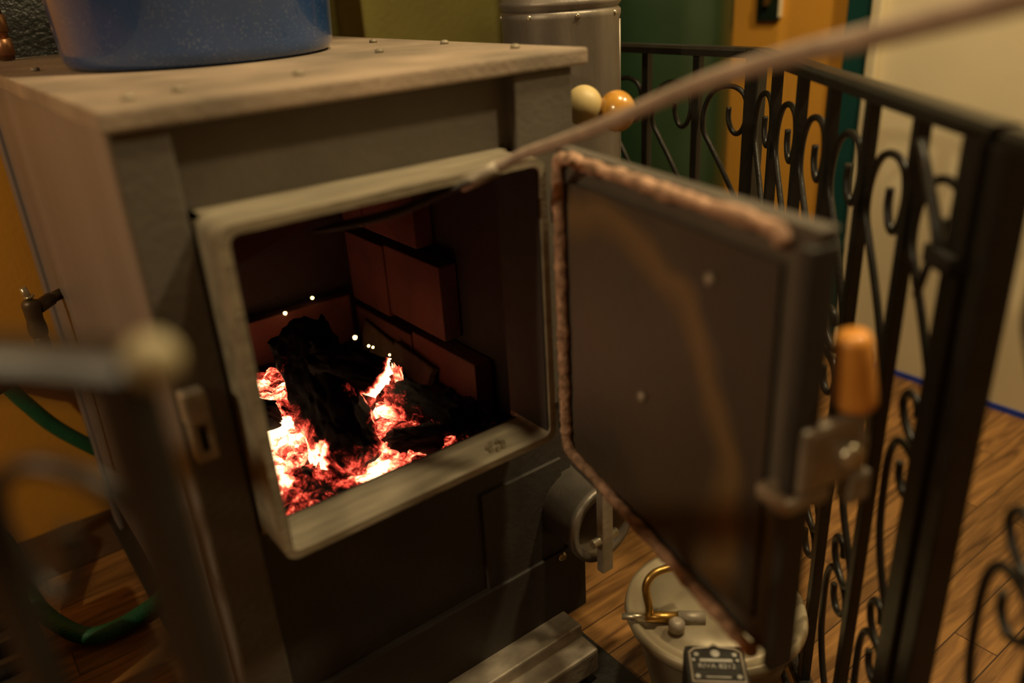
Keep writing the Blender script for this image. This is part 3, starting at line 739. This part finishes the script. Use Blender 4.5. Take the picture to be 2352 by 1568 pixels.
o = obj('garden_hose', T(smooth([(-.40, 1.50, .60), (-.15, 1.66, .26), (-.052, 1.66, .17), (-.036, 1.60, .10), (-.022, 1.53, .05), (.023, 1.45, .022), (.071, 1.425, .020), (.137, 1.437, .020), (.18, 1.46, .020), (.215, 1.52, .020), (.23, 1.62, .020)], 6), .0165, 16), M_hose)
tag(o, 'green garden hose looping on the wooden floor beside the stove', 'hose')
rd = root('cast_iron_radiator', (-.14, 1.2, 0), 'dark ribbed cast iron block standing at the lower left edge', 'radiator')
for k in range(5):
    y = .93+.118*k
    bm = bmesh.new(); box(bm, -.26, -.048, y, y+.082, .02, .195, bev=.008); tube(bm, [(-.24, y+.04, .195), (-.058, y+.04, .195)], .014, 12)
    obj('section', bm, M_black, rd)
    obj('foot', B(-.048, -.033, y+.004, y+.078, .0, .18, bev=.003), mat('radiator_grey', (.06, .055, .05), .6) if k == 0 else MATS['radiator_grey'], rd)

# ------------------------------------------------------------------ right: tank, switch, drum
bm = bmesh.new(); lathe(bm, [(.10, 0.005), (.245, .005), (.25, .02), (.25, 1.85), (.22, 1.90), (.10, 1.92)], (1.72, 1.68, 0), seg=72)
o = obj('storage_tank', bm, M_green); tag(o, 'tall dark green glossy tank behind the back railing', 'tank')
sw = root('light_switch', (2.098, 1.538, H-.10), 'small black switch plate on the yellow wall', 'switch')
obj('switch_plate', B(2.088, 2.0995, 1.502, 1.575, H-.165, H-.045, bev=.003), M_switch, sw)
obj('toggle', B(2.072, 2.090, 1.532, 1.544, H-.125, H-.085, bev=.002), M_brass, sw)
obj('toggle', B(2.084, 2.090, 1.528, 1.548, H-.118, H-.100, bev=.002), M_brass, sw)
obj('edge_strip', B(2.086, 2.0995, 1.494, 1.500, H-.155, H-.045, bev=.001), M_white, sw)

dx_, dy_ = .805, .616
dr = root('ash_drum', (dx_, dy_, 0), 'low round steel drum on the floor between stove and railing', 'drum')
dz = .200
bm = bmesh.new(); lathe(bm, [(.085, 0), (.088, .01), (.122, dz-.03), (.130, dz-.02), (.126, dz-.012)], (dx_, dy_, 0), seg=64); obj('drum_body', bm, M_drum, dr)
bm = bmesh.new(); lathe(bm, [(.1345, dz-.020), (.1375, dz-.012), (.1345, dz), (.128, dz+.001), (.121, dz-.007), (.108, dz-.007), (.104, dz), (.066, dz+.004), (.02, dz+.005)], (dx_, dy_, 0), seg=64); ld = obj('drum_lid', bm, M_drum, dr)
u = V((.735, -.68, 0)).normalized()
cc = V((.770, .590, dz+.010))
obj('cross_bar', T([cc-u*.135, cc-u*.09], .005, 10), M_bright, dr)
obj('cross_bar', T([cc+u*.06, cc+u*.115], .004, 10), M_bright, dr)
obj('brass_tube', T(smooth([cc-u*.095+V((0, 0, .0)), cc-u*.095+V((0, 0, .02)), cc-u*.098+V((.002, .004, .055)), cc-u*.085+V((.01, .01, .072)), cc-u*.05+V((.02, .02, .074))], 5), .0062, 12), M_brass, dr)
obj('brass_fitting', T([cc-u*.10, cc-u*.05], .0085, 8), M_brass, dr)
obj('union_nut', T([cc-u*.052, cc-u*.012], .0105, 6), M_grey, dr)
# black motor head on the drum with its name plate
n_ = V((-u.y, u.x, 0)); n_ = n_ if n_.y < 0 else -n_
rzz = Matrix.Rotation(math.atan2(u.y, u.x), 4, 'Z')
Mh = Matrix.Translation((.672, .508, 0)) @ rzz
mo = root('pump_motor', (.672, .508, 0), 'black pump housing with embossed maker plate beside the steel drum', 'pump')
hb = obj('housing', B(-.040, .040, -.052, .024, .010, .26, bev=.008, mtx=Mh), M_black, mo)
bm = bmesh.new(); lathe(bm, [(.012, 0), (.012, .012), (.006, .018)], tuple(cc-u*.062+V((-.010, -.020, -.002))), seg=20); obj('knob', bm, M_grey, mo)
pl_m = Mh @ Matrix.Translation((0, -.012, .2605)) @ Matrix.Scale(.88, 4)
bm = bmesh.new()
fr = [(-.038, .022), (-.030, .030), (-.008, .033), (0, .039), (.008, .033), (.030, .030), (.038, .022), (.038, -.034), (-.038, -.034)]
tube(bm, [pl_m @ V((x, y, .001)) for x, y in fr+fr[:1]], .0018, 6); plate = obj('plate_border', bm, M_grey, mo)
def text(s, size, x, y, name):
    cu = bpy.data.curves.new(name, 'FONT'); cu.body = s; cu.size = size; cu.align_x = 'CENTER'; cu.extrude = .0005
    ob = bpy.data.objects.new(name, cu); COL.objects.link(ob); dg = bpy.context.evaluated_depsgraph_get(); me = bpy.data.meshes.new_from_object(ob.evaluated_get(dg))
    bpy.data.objects.remove(ob); bm = bmesh.new(); bm.from_mesh(me); bmesh.ops.transform(bm, matrix=pl_m @ Matrix.Translation((x, y, .001)), verts=bm.verts)
    return obj(name, bm, M_ink, mo)
text('RIVA 8212', .0125, 0, -.008, 'plate_text')
bm = bmesh.new(); box(bm, -.024, .024, .004, .010, .0005, .0015, mtx=pl_m); box(bm, -.018, .018, -.026, -.0235, .0005, .0015, mtx=pl_m); obj('plate_bar', bm, M_ink, mo)
for x, y, r in ((-.028, .018, .0042), (.028, .018, .0042), (0, .020, .0075), (-.030, -.024, .0042), (.030, -.024, .0042), (-.033, .007, .003), (.031, .007, .003)):
    bm = bmesh.new(); lathe(bm, [(r, .0005), (r, .0022), (r*.5, .003)], seg=14, mtx=pl_m); bmesh.ops.translate(bm, vec=(pl_m.to_3x3() @ V((x, y, 0))), verts=bm.verts); obj('plate_rivet', bm, M_ink, mo)
# speckled dark board leaning by the railing
bm = bmesh.new(); box(bm, -.035, .035, -.004, .004, 0, .11, bev=.002, mtx=Matrix.Translation((.846, .478, .004)) @ Matrix.Rotation(math.atan2(dC.y, dC.x), 4, 'Z') @ Matrix.Rotation(.2, 4, 'X'))
M_speck = mat('speckled_black', (.05, .045, .04), .5, 0, .7, 140)
o = obj('dust_shovel', bm, M_speck); tag(o, 'small black speckled metal plate on the floor by the railing foot', 'plate')

# ------------------------------------------------------------------ lights
def area(name, loc, tgt, size, power, col):
    l = bpy.data.lights.new(name, 'AREA'); l.energy = power; l.size = size; l.color = col; l.shape = 'DISK'
    o = bpy.data.objects.new(name, l); COL.objects.link(o); o.location = loc
    o.rotation_euler = (V(tgt)-V(loc)).to_track_quat('-Z', 'Y').to_euler(); return o
WARM = (1, .775, .42)
area('ceiling_lamp', (.77, .50, H+1.35), (.7, .9, .5), .14, 17, WARM)
area('wall_lamp', (-1.7, .70, H+.85), (.2, 1.5, .7), .09, 17, (1, .79, .46))
area('ceiling_lamp', (1.40, .02, H+1.35), (1.4, .8, .5), .16, 27, WARM)
w = bpy.data.worlds.new('World'); S.world = w; w.use_nodes = True
bg = w.node_tree.nodes['Background']; bg.inputs[0].default_value = (1, .8, .55, 1); bg.inputs[1].default_value = .02

# ------------------------------------------------------------------ camera
F = 1874.
yaw, pitch, roll = map(math.radians, (36.15, -24.25, -3.53))
f = V((math.sin(yaw)*math.cos(pitch), math.cos(yaw)*math.cos(pitch), math.sin(pitch)))
r = f.cross(V((0, 0, 1))).normalized(); up = r.cross(f)
r2 = r*math.cos(roll)+up*math.sin(roll); u2 = up*math.cos(roll)-r*math.sin(roll)
cam = bpy.data.cameras.new('camera'); co = bpy.data.objects.new('camera', cam); COL.objects.link(co)
mt = Matrix((r2, u2, -f)).transposed().to_4x4(); mt.translation = V((0, 0, H)); co.matrix_world = mt
cam.sensor_width = 36; cam.lens = F/2352*36; cam.clip_start = .02; cam.clip_end = 50
cam.dof.use_dof = True; cam.dof.focus_distance = 1.36; cam.dof.aperture_fstop = 1.35
S.camera = co
vs = S.view_settings; S.display_settings.display_device = 'sRGB'; vs.view_transform = 'Standard'; vs.look = 'None'; vs.gamma = 1; vs.exposure = 0
vs.use_curve_mapping = False
